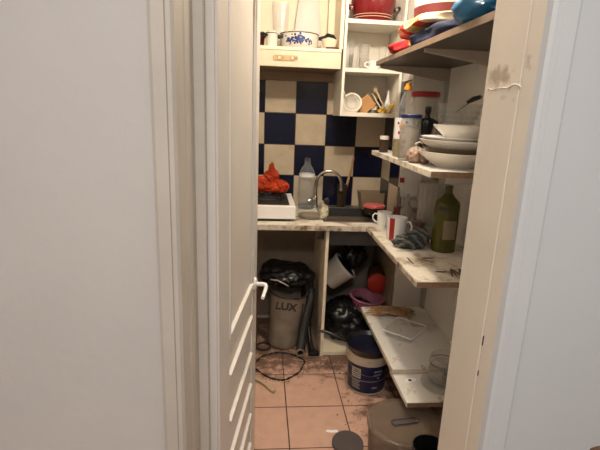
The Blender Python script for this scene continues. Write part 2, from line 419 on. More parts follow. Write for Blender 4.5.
t = B(); t.tube([(.012,.535,.925),(.035,.535,.925),(.047,.532,.925),(.052,.520,.924),(.053,.485,.922),(.052,.43,.918)], [.0075,.0075,.0075,.007,.0065,.006], 12)
t.done('lever', 'white', hd, SM)
B().box(-.039,-.0, LW-.001, LW+.002, .86, 1.02).done('lock_plate', 'steel', dl)

# ------------------------------------------------------------------ worktop and units under it
b = B(); zt0, zt1 = .852, .885
X0, X1, Y0, Y1 = .405, .80, 2.70, 3.11      # sink cut-out
b.box(-.6, X0, 2.592, BY, zt0, zt1); b.box(X1, .861, 2.592, BY, zt0, zt1)
b.box(X0, X1, 2.592, Y0, zt0, zt1); b.box(X0, X1, Y1, BY, zt0, zt1)
b.box(.642, FX1, 1.68, 2.592, .862, zt1); b.box(.861, FX1, 2.592, 2.659, .862, zt1)
wt = b.done('worktop', 'worktop')
tag(wt, 'cream L-shaped worktop with stained edge holding the sink', 'worktop')
b = B(); b.box(-.6, .640, 2.586, 2.591, .854, .884); b.done('front_edging', 'edge', wt)
b = B(); b.box(.636, .6415, 1.68, 2.591, .863, .884); b.done('side_edging', 'edge', wt)
b = B(); b.box(.642, FX1, 1.674, 1.6795, .862, .884); b.done('raw_edge', 'chip', wt)
# knots / burn marks on the near end
b = B()
for (x, y, rx, ry) in ((.80,1.99,.030,.010), (.79,1.80,.028,.009), (.72,2.10,.045,.004), (.70,1.95,.004,.05)):
    B().lathe([(0,0),(1,0),(1,.0006),(0,.0006)], 20, Matrix.Diagonal((rx,ry,1)), (x,y,.8851)).done('burn_mark', 'ink', wt)
b = B()
for i in range(9):
    b.box(.83+.012*i, .837+.012*i, 1.74+.01*(i%3), 1.84-.008*(i%4), .8851, .8862, 0, RZ(-18+9*(i%3)))
b.done('black_print', 'ink', wt)
B().tube([(.66,1.70,.853),(.66,1.9,.85),(1.05,1.9,.85)], .008, 8).done('support_batten', 'rail', wt, SM)
# bracket under worktop near the divider
B().prism([(0,0),(.05,0),(.05,.07)], -.004, .004, Matrix.Translation((.345,2.66,.782))@Matrix.Rotation(PI/2,4,'X')).done('black_bracket', 'black', wt)
# sink
sk = thing('sink', 'dark stainless steel sink set in the worktop below the tap', 'sink', (.6,2.9,.885))
b = B(); x0,x1,y0,y1 = X0-.6+.001, X1-.6-.001, Y0-2.9+.001, Y1-2.9-.001
b.box(x0,x0+.004,y0,y1,-.15,0); b.box(x1-.004,x1,y0,y1,-.15,0); b.box(x0,x1,y0,y0+.004,-.15,0); b.box(x0,x1,y1-.004,y1,-.15,0)
b.box(x0,x1,y0,y1,-.154,-.15); b.done('bowl', 'sinkdark', sk)
b = B(); w = .018
b.box(x0-w,x0+.004,y0-w,y1+.055,0.0002,.004,.0015); b.box(x1-.004,x1+w,y0-w,y1+.055,0.0002,.004,.0015)
b.box(x0,x1,y0-w,y0+.004,0.0002,.004,.0015); b.box(x0,x1,y1-.004,y1+.055,0.0002,.004,.0015); b.done('rim', 'steel', sk)
b = B()
for i in range(3): b.box(-.03+.018*i,-.022+.018*i,y1-.007,y1-.0045,-.075,-.045)
b.done('overflow_slot', 'ink', sk)
b = B().lathe([(0,0),(.035,0),(.035,.003),(.028,.004),(0,.002)],24,None,(0,0,-.1499)); b.done('drain', 'chrome', sk, SM)
# units below
def panel(name, x0,x1,y0,y1,z0,z1, mat, label):
    return tag(B().box(x0,x1,y0,y1,z0,z1,.001).done(name, mat), label, 'cabinet panel')
un = thing('base_cabinet', 'open base unit with pale divider and dark recesses under the worktop', 'cabinet', (.4,2.6,0))
def up(n, x0,x1,y0,y1,z0,z1,mat): return B().box(x0-.4,x1-.4,y0-2.6,y1-2.6,z0,z1,.001).done(n, mat, un)
up('divider', .40,.419, 2.615,3.17, 0,.851, 'cream')
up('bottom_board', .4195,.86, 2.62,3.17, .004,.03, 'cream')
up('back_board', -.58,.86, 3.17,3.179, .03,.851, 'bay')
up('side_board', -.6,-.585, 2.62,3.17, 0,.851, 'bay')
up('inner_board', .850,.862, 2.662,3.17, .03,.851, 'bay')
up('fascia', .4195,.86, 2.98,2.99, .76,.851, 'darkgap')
B().lathe([(0,0),(.022,0),(.02,.02),(0,.024)],16,RX(90),(-.115,.565,.80)).done('pipe_stub', 'redbrown', un, SM)

# ------------------------------------------------------------------ shelves on the right wall
def shelf(name, label, y0, y1, z0, z1, top, edge, near, x0=.642, brk=(), mat_under=None):
    o = thing(name, label, 'shelf', (x0, y0, z0), 0)
    B().box(0, FX1-x0, 0, y1-y0, 0, z1-z0).done('board', top, o)
    B().box(-.003, 0, 0, y1-y0, .0005, z1-z0-.0005).done('front_edging', edge, o)
    B().box(0, FX1-x0, -.002, 0, .0005, z1-z0-.0005).done('end_edging', near, o)
    for y in brk:
        B().prism([(.012,0),(FX1-x0-.001,0),(FX1-x0-.001,-.07),(FX1-x0-.03,-.07),(.012,-.014)], -.008, .008,
              Matrix.Translation((0,y-y0,-.0005))@Matrix.Rotation(PI/2,4,'X')).done('bracket', 'bracket', o)
    return o
shelf('wall_shelf', 'brown topmost wall shelf holding linen and a blue bag', 1.30, 2.655, 1.810, 1.834, 'laminate', 'laminedge', 'laminedge', brk=(2.612,1.9))
shelf('wall_shelf', 'pale shelf with chipboard end holding plates and the oil bottle', 1.655, 2.60, 1.316, 1.340, 'shelfw', 'worktop', 'chip', brk=())
shelf('wall_shelf', 'white low shelf with dried peel and a rectangular glass dish', 1.925, 2.655, .306, .330, 'shelfw', 'rimw', 'rimw', x0=.660, brk=())  # near end edging in a duller cream: its shade is put into the colour
shelf('wall_shelf', 'white lower board under the clamp jar beside the low shelf', 1.70, 1.975, .280, .303, 'shelfw', 'shelfw', 'chip', x0=.665, brk=())
rl = tag(B().box(1.042,1.0595,2.60,2.625,.34,1.31).box(1.036,1.042,2.598,2.604,.34,1.31).box(1.036,1.042,2.621,2.627,.34,1.31).done('shelf_rail','rail'),
    'grey vertical shelf rail beside the corner pillar below the plate shelf', 'shelf rail')
tag(B().box(1.042,1.0595,2.60,2.625,1.342,1.738).done('shelf_rail','rail'), 'short grey rail beside the pillar between plate shelf and top shelf', 'shelf rail')
tag(B().box(.72,1.059,1.70,1.722,1.288,1.3155,.002).done('shelf_batten','rail'), 'grey batten fixed under the near end of the plate shelf', 'batten')
tag(B().box(.70,1.04,2.52,2.545,1.288,1.3155,.002).done('shelf_batten','bracket'), 'pale batten under the far end of the plate shelf', 'batten')

# ------------------------------------------------------------------ hood with open shelf above
hd = thing('range_hood', 'cream range hood with beige switch plate and open shelf above', 'range hood', (.17,2.87,1.80))
def hb(n, x0,x1,y0,y1,z0,z1,mat,bev=.002): return B().box(x0-.17,x1-.17,y0-2.87,y1-2.87,z0-1.8,z1-1.8,bev).done(n,mat,hd)
hb('front_panel', -.45,.474, 2.872,2.89, 1.802,1.895, 'hood')
hb('top_board', -.45,.474, 2.868,3.179, 1.896,1.916, 'cream')
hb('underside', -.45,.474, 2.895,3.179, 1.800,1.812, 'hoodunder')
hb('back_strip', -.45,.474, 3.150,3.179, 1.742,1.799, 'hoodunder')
hb('side_panel', .458,.480, 2.866,3.179, 1.9165,2.4, 'cream')
hb('side_panel', -.45,-.43, 2.866,3.179, 1.9165,2.4, 'cream')
hb('back_panel', -.43,.4575, 3.165,3.179, 1.9165,2.4, 'cream')
hb('roof_board', -.45,.480, 2.866,3.179, 2.401,2.42, 'cream')
hb('inner_batten', .415,.457, 3.10,3.164, 1.9165,2.4, 'cream')
sp = B(); sp.prism([(x*.062*1.0+(.026 if x>0 else -.026)*0, 0) for x in ()] or
    [(.062*math.copysign(1,math.cos(a))*1.0*0 + (.062 if math.cos(a)>0 else -.062)+.015*math.cos(a), .0155*math.sin(a)) for a in [2*PI*i/28 for i in range(28)]],
    0, .004, Matrix.Translation((-.035,.0010,.052))@Matrix.Rotation(PI/2,4,'X'))
sp = sp.done('switch_plate','plate',hd,SM)
for x in (-.072,.005):
    B().lathe([(0,0),(.0105,0),(.0105,.0035),(.008,.006),(0,.006)],20,RX(90),(x,-.002,.052)).done('switch','hood',sp,SM)
    B().tube([(x+.011*math.cos(t),-.0035,.052+.011*math.sin(t)) for t in [2*PI*i/20 for i in range(20)]],.0011,6,True).done('switch_ring','ink',sp)
for x in (.020,.028,-.052): B().box(x,x+.004,-.0042,-.0030,.048,.057).done('symbol','ink',sp)

# wall cabinet with open shelves
wc = thing('wall_cabinet', 'white open wall cabinet of three shelves in the corner', 'cabinet', (.485,2.87,1.525))
def cb(n,x0,x1,y0,y1,z0,z1,mat='cabwhite'): return B().box(x0-.485,x1-.485,y0-2.87,y1-2.87,z0-1.525,z1-1.525,.0015).done(n,mat,wc)
cb('side_panel', .4855,.502,2.87,3.179,1.525,2.4); cb('side_panel',.845,.861,2.87,3.179,1.525,2.4)
cb('bottom_board', .5025,.8445,2.87,3.179,1.525,1.550)
cb('shelf_board', .5025,.8445,2.872,3.17,1.790,1.813)
cb('shelf_board', .5025,.8445,2.872,3.17,2.068,2.092)
cb('back_panel', .5025,.8445,3.172,3.179,1.5505,2.4)
cb('top_board', .4855,.861,2.87,3.179,2.401,2.42)

# ------------------------------------------------------------------ on the hood shelf (z 1.916)
def enamel_pot(loc, r, h, label, decor, rz=0, knob=True):
    t = thing('enamel_pot', label, 'pot', loc, R(rz))
    B().lathe([(0,0),(r*.93,0),(r,.012),(r*1.02,h*.55),(r,h),(r-.003,h),(r*.97,.014),(0,.006)], 40).done('body','china',t,SM)
    B().lathe([(r*1.0,h+.001),(r*1.02,h+.003),(r*.8,h+.012),(.02,h+.018),(0,h+.018)], 40).done('lid','china',t,SM)
    B().tube([(r*1.01*math.cos(a), r*1.01*math.sin(a), h) for a in [2*PI*i/40 for i in range(40)]], .0022, 6, True).done('rim','ink',t,SM)
    for s in (-1,1):
        B().tube([(s*r*.98,-.022,h*.80),(s*(r+.03),-.028,h*.86),(s*(r+.042),-.0,h*.84),(s*(r+.03),.028,h*.86),(s*r*.98,.022,h*.80)], [.006,.012,.013,.012,.006], 10).done('handle','black',t,SM)
    if decor:
        b = B(); rnd = random.Random(3)
        for k in range(95):
            a = R(-97 + rnd.gauss(0, 19)); z = min(h*.9,max(h*.15,h*.5 + rnd.gauss(0, h*.17*(.6 if k%3 else 1.2))))
            q = rnd.uniform(.003,.008)*(1.4 if k<12 else 1)
            m = Matrix.Rotation(a, 3, 'Z') @ Matrix.Rotation(PI/2, 3, 'Y')
            b.lathe([(0,0),(q,0),(q*.7,.0012),(0,.0014)], 7, m, (r*1.012*math.cos(a), r*1.012*math.sin(a), z))
        b.done('blue_flowers','bluepaint',t)
    return t
Z = 1.9165
enamel_pot((.222,2.992,Z), .120, .086, 'white enamel pot with blue flowers and black handles on the hood shelf', True)
enamel_pot((.050,2.935,Z), .036, .078, 'small plain cream pot left of the flowered enamel pot', False, rz=20)
t = thing('saucepan', 'dark red saucepan with black handle at the left end of the hood shelf', 'saucepan', (-.045,3.03,Z))
B().lathe(cupprof(.05,.055,.07), 32).done('body','darkred',t,SM)
B().tube([(.05,-.02,.066),(.075,-.03,.080),(.11,-.04,.078)],[.009,.010,.008],10).done('handle','black',t,SM)
t = thing('serving_dish', 'small beige dish with black handle right of the flowered pot', 'dish', (.408,2.945,Z))
B().lathe([(0,0),(.03,0),(.048,.04),(.05,.062),(.046,.062),(.028,.006),(0,.006)],28).done('bowl','cream',t,SM)
B().tube([(-.045,-.02,.066),(-.02,-.045,.080),(.015,-.045,.074),(.03,-.03,.06)],[.006,.012,.011,.008],10).done('handle','black',t,SM)
B().tube([(-.03,-.062,.006),(.03,-.060,.007),(.075,-.05,.006)],[.005,.006,.005],8).done('red_spoon_rest','darkred',t,SM)
t = thing('glass_vase', 'tall crumpled clear vase at the back of the hood shelf', 'vase', (.112,3.142,Z))
B().lathe([(0,0),(.04,0),(.045,.10),(.055,.3),(.052,.3),(.042,.10),(.035,.006),(0,.006)],24,None,(0,0,0),(1,.3)).done('body','film',t,SM)
t = thing('canister', 'tall white tapered canister standing behind the flowered pot', 'canister', (.286,3.140,Z))
B().lathe([(0,0),(.095,0),(.092,.10),(.062,.34),(.06,.36),(0,.36)],32,None,(0,0,0),(1,.22)).done('body','whitem',t,SM)
B().lathe([(0,.3602),(.05,.3602),(.04,.40),(0,.40)],32,None,(0,0,0),(1,.22)).done('neck','white',t,SM)

# ------------------------------------------------------------------ in the wall cabinet
def tumbler(label, loc, r0, r1, h, ribs=0, mat='glass', name='drinking_glass', group=None, cat='glass'):
    t = thing(name, label, cat, loc, 0, group)
    B().lathe([(0,0),(r0,0),(r1,h),(r1-.0018,h),(r0-.002,.008),(0,.008)], 24).done('body', mat, t, SM)
    return t
zs_ = 1.8132
tumbler('leftmost tall clear glass at the front of the middle cabinet shelf', (.530,2.93,zs_), .026,.032,.165)
tumbler('tall clear glass right behind the leftmost glass in the cabinet', (.572,2.99,zs_), .026,.033,.165)
tumbler('tall smeared glass third from the left in the cabinet', (.640,3.0,zs_), .028,.034,.155, mat='glassd')
tumbler('narrow clear glass on its own to the right on the cabinet shelf', (.756,2.99,zs_), .022,.026,.150)
def mug(label, loc, r, h, rz, stripe=False, mat='white', hs=1):
    t = thing('mug', label, 'mug', loc, R(rz))
    B().lathe([(0,0),(r*.84,0),(r*.93,.012),(r,h),(r-.004,h),(r*.87,.014),(0,.006)],36).done('body',mat,t,SM)
    B().tube([(r*.96,0,h*.80),(r+.014*hs,0,h*.84),(r+.026*hs,0,h*.66),(r+.024*hs,0,h*.42),(r+.008*hs,0,h*.25),(r*.93,0,h*.22)],.0048,10).done('handle',mat,t,SM)
    return t
mug('small white cup with red rim in front on the middle cabinet shelf', (.688,2.915,zs_), .032,.05, 180)
t = thing('casserole', 'shiny red casserole with pale stripes on the top cabinet shelf', 'casserole', (.678,3.0,2.0922))
B().lathe([(0,0),(.108,0),(.118,.012),(.138,.11),(.137,.14),(.134,.14),(.115,.014),(0,.008)],48).done('body','red',t,SM)
for z,rr in ((.024,.1215),(.038,.124)):
    B().tube([(rr*math.cos(a),rr*math.sin(a),z) for a in [2*PI*i/48 for i in range(48)]],.0016,6,True).done('stripe','redline',t,SM)
for s in (-1,1):
    B().tube([(s*.133,-.03,.085),(s*.158,-.03,.092),(s*.165,0,.092),(s*.158,.03,.092),(s*.133,.03,.085)],[.007,.009,.010,.009,.007],10).done('handle','red' if s<0 else 'black',t,SM)
    B().lathe([(0,0),(.010,0),(.010,.014),(0,.014)],14,RY(90*s),(s*.134,-.03,.082)).done('handle_ring','chrome',t,SM)
tumbler('tiny clear jar at the right end of the top cabinet shelf', (.822,2.905,2.0922), .017,.018,.045, name='glass_jar', cat='jar')
# lower box
zb = 1.5502
t = thing('strainer', 'round white strainer leaning at the left of the lower cabinet shelf', 'strainer', (.575,2.955,zb))
m = RX(72) @ RY(0)
prof = [(0,-.045),(.025,-.042),(.045,-.025),(.055,0),(.062,.002),(.062,.005),(.053,.004),(.042,-.022),(.024,-.038),(0,-.041)]
B().lathe(prof,36,m,(0,0,.062)).done('bowl','china',t,SM)
B().lathe([(0,-.0405),(.024,-.0375),(.040,-.022)],24,m,(0,-.0015,.062)).done('mesh','glassd',t,SM)
B().tube([(-.048,-.003,.095),(-.06,-.012,.125)],.006,8).done('handle','china',t,SM)
t = tag(B().box(-.045,.045,-.005,.005,0,.115,.002,RY(48)@RX(0)).done('cutting_board','tan'), 'tan wooden board lying tilted right of the strainer', 'board')
t.location = (.672,3.01,zb-.008)
t = tag(B().prism([(0,0),(.10,.0),(.125,.075),(.09,.10)],-.003,.003,Matrix.Rotation(PI/2,4,'X')).done('cardboard_piece','greybrown'), 'dark folded card standing behind the tilted board', 'card'); t.location=(.635,3.09,zb)
t = thing('can', 'grey tin lying behind the utensils in the cabinet', 'can', (.735,3.05,zb)); 
B().lathe([(0,0),(.03,0),(.03,.06),(0,.06)],24).done('body','steel',t,SM); B().lathe([(.0302,.02),(.0305,.02),(.0305,.045),(.0302,.045)],24).done('band','redline',t,SM)
def stick(name,label,cat,p,q,r,mat,tip=None,tipmat=None):
    t = thing(name,label,cat,p); d = Vector(q)-Vector(p)
    B().tube([(0,0,r),tuple(d*.5),tuple(d)],[r,r*.9,r*.8],10).done('shaft',mat,t,SM)
    if tip: B().blob(tuple(d*.97+Vector((0,0,0))),tip,.15,2,1,3).done('head',tipmat,t,SM)
    return t
stick('wooden_spoon','pale wooden spoon leaning left inside the lower cabinet shelf','spoon',(.800,2.93,zb),(.735,3.02,zb+.155),.006,'paleW',(.014,.006,.022),'paleW')
stick('wooden_spatula','thin wooden handle crossing the pale spoon in the cabinet','spatula',(.775,2.92,zb),(.725,3.05,zb+.125),.005,'redline')
stick('bottle_brush','yellow headed brush standing at the right of the cabinet shelf','brush',(.805,2.91,zb),(.838,2.96,zb+.05),.005,'yellow',(.016,.014,.016),'yellow')
t = thing('sauce_bottle','small white bottle with pointed tip at the right of the lower cabinet shelf','bottle',(.815,2.99,zb))
B().lathe([(0,0),(.019,0),(.019,.07),(.010,.10),(.004,.145),(0,.146)],20).done('body','chinaw',t,SM)
t = thing('pepper_pot','small black pot beside the pointed white bottle','pot',(.778,3.06,zb))
B().lathe([(0,0),(.018,0),(.018,.08),(.012,.095),(0,.1)],20).done('body','black',t,SM)
t = tag(B().blob((0,0,.016),(.03,.02,.018),.3,3,5,3,.8).done('string_ball','yellow'),'crumpled yellow packet at the front right of the lower cabinet shelf','packet'); t.location=(.765,2.91,zb)

# ------------------------------------------------------------------ worktop, back run
zw = .8852
t = thing('hotplate', 'white two-burner hotplate with black grates at the left of the worktop', 'hotplate', (-.085,2.89,zw))
B().box(-.30,.299,-.222,.222,.016,.098,.006).done('body','white',t)
B().box(-.285,.270,-.205,.2,.0,.0155).done('base','black',t)
B().box(-.27,.262,-.195,.195,.098,.1005,.001).done('top_recess','blackm',t)
for cx in (-.13,.13):
    bb = B().lathe([(0,.1006),(.055,.1006),(.055,.112),(.035,.118),(0,.118)],28,None,(cx,0,0)).done('burner','steel',t,SM)
    g = B()
    for k in range(4):
        a = R(45+90*k); g.tube([(cx+.03*math.cos(a),.03*math.sin(a),.126),(cx+.115*math.cos(a),.115*math.sin(a),.126),(cx+.12*math.cos(a),.12*math.sin(a),.103)],.005,8)
    g.tube([(cx+.115*math.cos(a),.115*math.sin(a),.126) for a in [2*PI*i/28 for i in range(28)]],.0045,8,True)
    g.done('grate','black',t,SM)
for x in (-.2,-.1,.02):
    B().lathe([(0,0),(.018,0),(.014,.016),(0,.016)],16,RX(90),(x,-.2222,.055)).done('knob','white',t,SM)
bg = B().blob((-.06,0,.052),(.058,.06,.056),.22,1.8,11,5,.85,.10).blob((.0,.01,.10),(.050,.05,.060),.22,2,4,5,None,.12).blob((.0,.02,.150),(.020,.02,.045),.3,2,14,4,None,.2).blob((.055,-.02,.045),(.055,.055,.046),.22,1.8,8,5,.85,.10).blob((0,0,.04),(.10,.08,.04),.15,2,5,4,.85,.08)
bo = tag(bg.done('plastic_bag','orange',None,60),'crumpled orange plastic bag on the hotplate','bag'); bo.location=(.068,2.93,zw+.133)
# water bottle
t = thing('water_bottle','large clear plastic water bottle standing behind the tap','bottle',(.317,3.085,zw))
pr = [(0,0),(.052,0),(.056,.01)]
for i in range(9): pr += [(.056,.03+.02*i),(.053,.037+.02*i),(.056,.044+.02*i)]
pr += [(.056,.235),(.050,.262),(.028,.300),(.018,.315),(.018,.325)]
B().lathe(pr+[(r-.0015,z) for r,z in pr[::-1]],32).done('body','pet',t,SM)
B().lathe([(0,.318),(.021,.318),(.021,.345),(.019,.35),(0,.35)],24).done('cap','pet',t,SM)
B().lathe([(.0565,.225),(.0545,.245)],24).done('label_band','chinaw',t,SM)
t = thing('glass_box','low clear glass container with pale contents at the worktop front','container',(.318,2.80,zw))
B().lathe([(0,0),(.078,0),(.083,.008),(.086,.085),(.083,.085),(.080,.01),(0,.006)],32).done('body','glass',t,SM)
B().lathe([(0,.0065),(.076,.0065),(.077,.022),(0,.020)],32).done('contents','greybrown',t,SM)
t = thing('scouring_cloth','pale yellow and black scrubber beside the tap','scrubber',(.398,2.745,zw+.004))
B().blob((0,0,.05),(.026,.018,.064),.5,3,3,4,.8,.3).done('cloth','scrub',t,50)
B().blob((.012,-.008,.115),(.018,.014,.022),.3,3,6,3).done('top','blackm',t,50)
# tap
t = thing('kitchen_tap','chrome gooseneck tap behind the sink','tap',(.384,3.14-.03,zw+.0045))
B().lathe([(0,0),(.026,0),(.026,.012),(.018,.02),(.017,.07),(.013,.08),(0,.08)],24).done('base','chrome',t,SM)
pts=[(0,0,.075)]+[(.088-.088*math.cos(a),-.02*math.sin(a*.5),.165+.095*math.sin(a)) for a in [PI*i/14 for i in range(15)]]+[(.176,-.022,.135)]
B().tube(pts,[.0115]*(len(pts)-1)+[.0115],12).done('spout','chrome',t,SM)
B().lathe([(0,0),(.0145,0),(.0145,.022),(0,.022)],16,None,(.176,-.022,.124)).done('nozzle','chrome',t,SM)
for s in (-1,):
    B().lathe([(0,0),(.016,0),(.024,.02),(.022,.036),(0,.040)],18,RY(90*s)@RX(0),(-.012,0,.045)).done('valve_knob','chrome',t,SM)
# utensil cup with spoon
t = thing('utensil_cup','dark smoked glass standing behind the sink','glass',(.575,3.138,zw+.0045)); 
B().lathe([(0,0),(.031,0),(.040,.165),(.0375,.165),(.029,.006),(0,.006)],28).done('body','smoke',t,SM)
t = thing('wooden_stirrer','long wooden spoon handle leaning in the dark glass','spoon',(.582,3.13,zw+.012))
B().tube([(0,0,.0),(.018,.005,.10),(.068,.030,.345)],[.013,.009,.0075],10).done('handle','wood',t,SM)
t = thing('plastic_basin','brown rectangular basin behind the sink under the tiles','basin',(.800,3.105,zw+.0045), 0)
b = B(); 
def tub(w0,d0,w1,d1,h,th=.003):
    t_ = bmesh.new()
    def ring(w,d,z,r=.012,n=5):
        vs=[]
        for cx,cy,a0 in ((w-r,d-r,0),(-w+r,d-r,90),(-w+r,-d+r,180),(w-r,-d+r,270)):
            for i in range(n+1):
                a=R(a0+90*i/n); vs.append(t_.verts.new((cx+r*math.cos(a),cy+r*math.sin(a),z)))
        return vs
    rs=[ring(w0,d0,0),ring(w1,d1,h),ring(w1-th,d1-th,h),ring(w0-th,d0-th,th)]
    n=len(rs[0])
    for a,c in zip(rs,rs[1:]):
        for i in range(n):
            j=(i+1)%n; t_.faces.new((a[i],a[j],c[j],c[i]))
    t_.faces.new(rs[0][::-1]); t_.faces.new(rs[-1])
    bmesh.ops.recalc_face_normals(t_,faces=t_.faces)
    return t_
B().merge(tub(.090,.055,.108,.066,.120)).done('tub','greybrown',t,SM)
t = thing('storage_jar','low dark jar with red and white speckled lid at the sink corner','jar',(.775,3.0,zw+.0045))
t.location=(.765,2.93,zw+.005)
B().lathe([(0,0),(.062,0),(.066,.02),(.066,.045),(0,.045)],32).done('body','smoke',t,SM)
B().lathe([(0,.0455),(.072,.0455),(.072,.058),(.066,.062),(0,.062)],32).done('lid','speck',t,SM)

# ------------------------------------------------------------------ worktop, right run
mug('plain white mug with handle to the left at the corner of the worktop', (.755,2.62,zw), .046,.085, 165)
m2 = mug('white mug with a broad red stripe on the right worktop', (.735,2.31,zw), .054,.125, -20)
b = B(); b2 = bmesh.new()
rr = []
for i in range(8):
    a = R(-150 + 4.5*i); c_, s_ = math.cos(a-R(-20)), math.sin(a-R(-20))
    rr.append([b2.verts.new((r*c_, r*s_, z)) for r, z in ((.0465,.001),(.0513,.012),(.0549,.1249),(.0535,.1256),(.0495,.1252))])
for p, q in zip(rr, rr[1:]):
    for k in range(4): b2.faces.new((p[k], q[k], q[k+1], p[k+1]))
b.merge(b2).done('red_stripe', 'redp', m2, SM)
def bottle(name, label, loc, r, h, sh, nr, mat, cap=None, caph=.02, fill=None, fillmat=None, cat='bottle', seg=32):
    t = thing(name, label, cat, loc)
    pr = [(0,0),(r*.95,0),(r,.006),(r,sh),(r*.92,sh+(h-sh)*.18),(r*.55,sh+(h-sh)*.42),(nr*1.1,sh+(h-sh)*.62),(nr,h-.012),(nr*1.12,h-.010),(nr*1.12,h)]
    inn = [(max(q-.0028,0),max(z,.004)) for q, z in pr[::-1][:-1]]+[(0,.004)]
    B().lathe(pr+inn, seg).done('body', mat, t, SM)
    if cap: B().lathe([(0,h+.0005),(nr*1.3,h+.0005),(nr*1.3,h+caph),(0,h+caph)],20).done('cap',cap,t,SM)
    if fill: B().lathe([(0,.005),(r-.0035,.005),(r-.0035,fill),(0,fill)],24).done('contents',fillmat,t,SM)
    return t
t = bottle('glass_bottle','small clear bottle with bright red cap behind the mugs',(.835,2.60,zw),.034,.270,.15,.011,'glass','redp',.028)
B().lathe([(.0345,.04),(.0348,.04),(.0348,.12),(.0345,.12)],24).done('label','darkred',t,SM)
bottle('glass_bottle','slim clear bottle without cap in front of the red capped one',(.838,2.475,zw),.036,.225,.12,.007,'glassd')
t = thing('spice_jar','clear spice jar with brown herbs between the bottles and the tall vase','jar',(.915,2.56,zw))
B().lathe([(0,0),(.042,0),(.042,.15),(.034,.17),(.034,.182),(.031,.182),(.039,.15),(.039,.006),(0,.006)],28).done('body','glassd',t,SM)
B().lathe([(0,.007),(.038,.007),(.038,.12),(0,.118)],24).done('herbs','herb',t,SM)
t = thing('herb_jar','squat jar of dark herbs right beside the striped mug','jar',(.880,2.385,zw))
B().lathe([(0,0),(.036,0),(.038,.1),(.030,.125),(.027,.125),(.034,.1),(.033,.006),(0,.006)],28).done('body','glass',t,SM)
B().lathe([(0,.007),(.0325,.007),(.0345,.085),(0,.088)],24).done('herbs','herb',t,SM)
t = thing('glass_vase','tall cloudy clear cylinder vase left of the green bottle','vase',(.955,2.43,zw))
B().lathe([(0,0),(.058,0),(.066,.02),(.070,.30),(.067,.30),(.062,.024),(0,.018)],40).done('body','frost',t,SM)
b = B()
for i in range(14):
    a = 2*PI*i/14; b.tube([(.0675*math.cos(a),.0675*math.sin(a),.18),(.071*math.cos(a),.071*math.sin(a),.235),(.0705*math.cos(a),.0705*math.sin(a),.29)],[.001,.005,.002],6)
b.done('cut_ribs','glassd',t,SM)
t = bottle('wine_bottle','olive green glass bottle with pale lower label on the right worktop',(.925,2.125,zw),.0615,.330,.235,.0165,'green')
b = bmesh.new(); rw = []
for i in range(9):
    a = R(-120+8*i); rw.append([b.verts.new((.0622*math.cos(a),.0622*math.sin(a),z)) for z in (.07,.165)])
for p, q in zip(rw, rw[1:]): b.faces.new((p[0], q[0], q[1], p[1]))
B().merge(b).done('label','greybrown',t,SM)
b = bmesh.new(); rw = []
for i in range(8):
    a = R(-150+7*i); rw.append([b.verts.new((.0622*math.cos(a),.0622*math.sin(a),z)) for z in (.215,.233)])
for p, q in zip(rw, rw[1:]): b.faces.new((p[0], q[0], q[1], p[1]))
B().merge(b).done('dark_band','ink',t,SM)
t = tag(B().blob((0,0,.028),(.088,.062,.036),.25,1.7,21,5,.75,.28).blob((.035,-.005,.052),(.062,.042,.045),.35,1.9,9,5,None,.28).done('dish_cloth','stripes',None,60),
    'crumpled dark striped cloth in front of the mug and green bottle','cloth'); t.location=(.768,2.165,zw)
t = tag(B().box(-.066,.066,-.0008,.0008,-.17,0,0,RY(-6)).done('paper_sheet','paper'),'white paper sheet hanging on the corner pillar under the plate shelf','paper'); t.location=(.910,2.657,1.235)

# ------------------------------------------------------------------ plate shelf
zm = 1.3402
t = thing('oil_bottle','clear plastic oil bottle with orange cap at the edge of the plate shelf','bottle',(.668,2.205,zm))
t.location = (.700,2.215,zm)
pr = [(0,0),(.046,0),(.050,.008),(.050,.185),(.047,.22),(.030,.275),(.016,.310),(.014,.325)]
B().lathe(pr+[(max(r-.0015,0),max(z,.003)) for r,z in pr[::-1]],32).done('body','pet',t,SM)
B().lathe([(0,.004),(.047,.004),(.047,.080),(0,.080)],28).done('contents','oil',t,SM)
B().lathe([(0,.322),(.019,.322),(.019,.335),(.013,.338),(.012,.352),(0,.353)],20).done('cap','orangep',t,SM)
lb = B().lathe([(.0508,.09),(.0511,.09),(.0511,.19),(.0508,.19)],32).done('label','chinaw',t,SM)
for (a,z,q,mt) in ((-120,.15,.016,'orangep'),(-135,.12,.008,'redp'),(-100,.17,.008,'bluep'),(-145,.165,.006,'bluep')):
    ar=R(a); B().lathe([(0,0),(q,0),(q,.0008),(0,.0008)],16,Matrix.Rotation(ar,3,'Z')@Matrix.Rotation(PI/2,3,'Y'),(.0505*math.cos(ar),.0505*math.sin(ar),z)).done('label_mark',mt,lb,SM)
t = thing('storage_jar','clear jar of flour with dark blue lid beside the oil bottle','jar',(.678,2.06,zm))
B().lathe([(0,0),(.042,0),(.046,.008),(.047,.155),(.044,.185),(.040,.19),(.037,.185),(.043,.155),(.042,.010),(0,.006)],32).done('body','glassd',t,SM)
B().lathe([(0,.0065),(.0415,.0105),(.0425,.150),(0,.158)],28).done('flour','flour',t,SM)
B().lathe([(0,.1905),(.047,.1905),(.048,.195),(.048,.205),(.045,.208),(0,.208)],32).done('lid','bluep',t,SM)
t = thing('storage_jar','large clear jar with flat red lid behind the blue lidded jar','jar',(.862,2.42,zm))
B().lathe([(0,0),(.074,0),(.077,.01),(.077,.25),(.068,.28),(.066,.30),(.063,.30),(.065,.28),(.074,.25),(.073,.012),(0,.008)],40).done('body','frost',t,SM)
B().lathe([(0,.3005),(.073,.3005),(.075,.305),(.075,.322),(.071,.327),(0,.327)],40).done('lid','redp',t,SM)
t = thing('spice_jar','small jar with cream cap at the far end of the plate shelf','jar',(.672,2.47,zm))
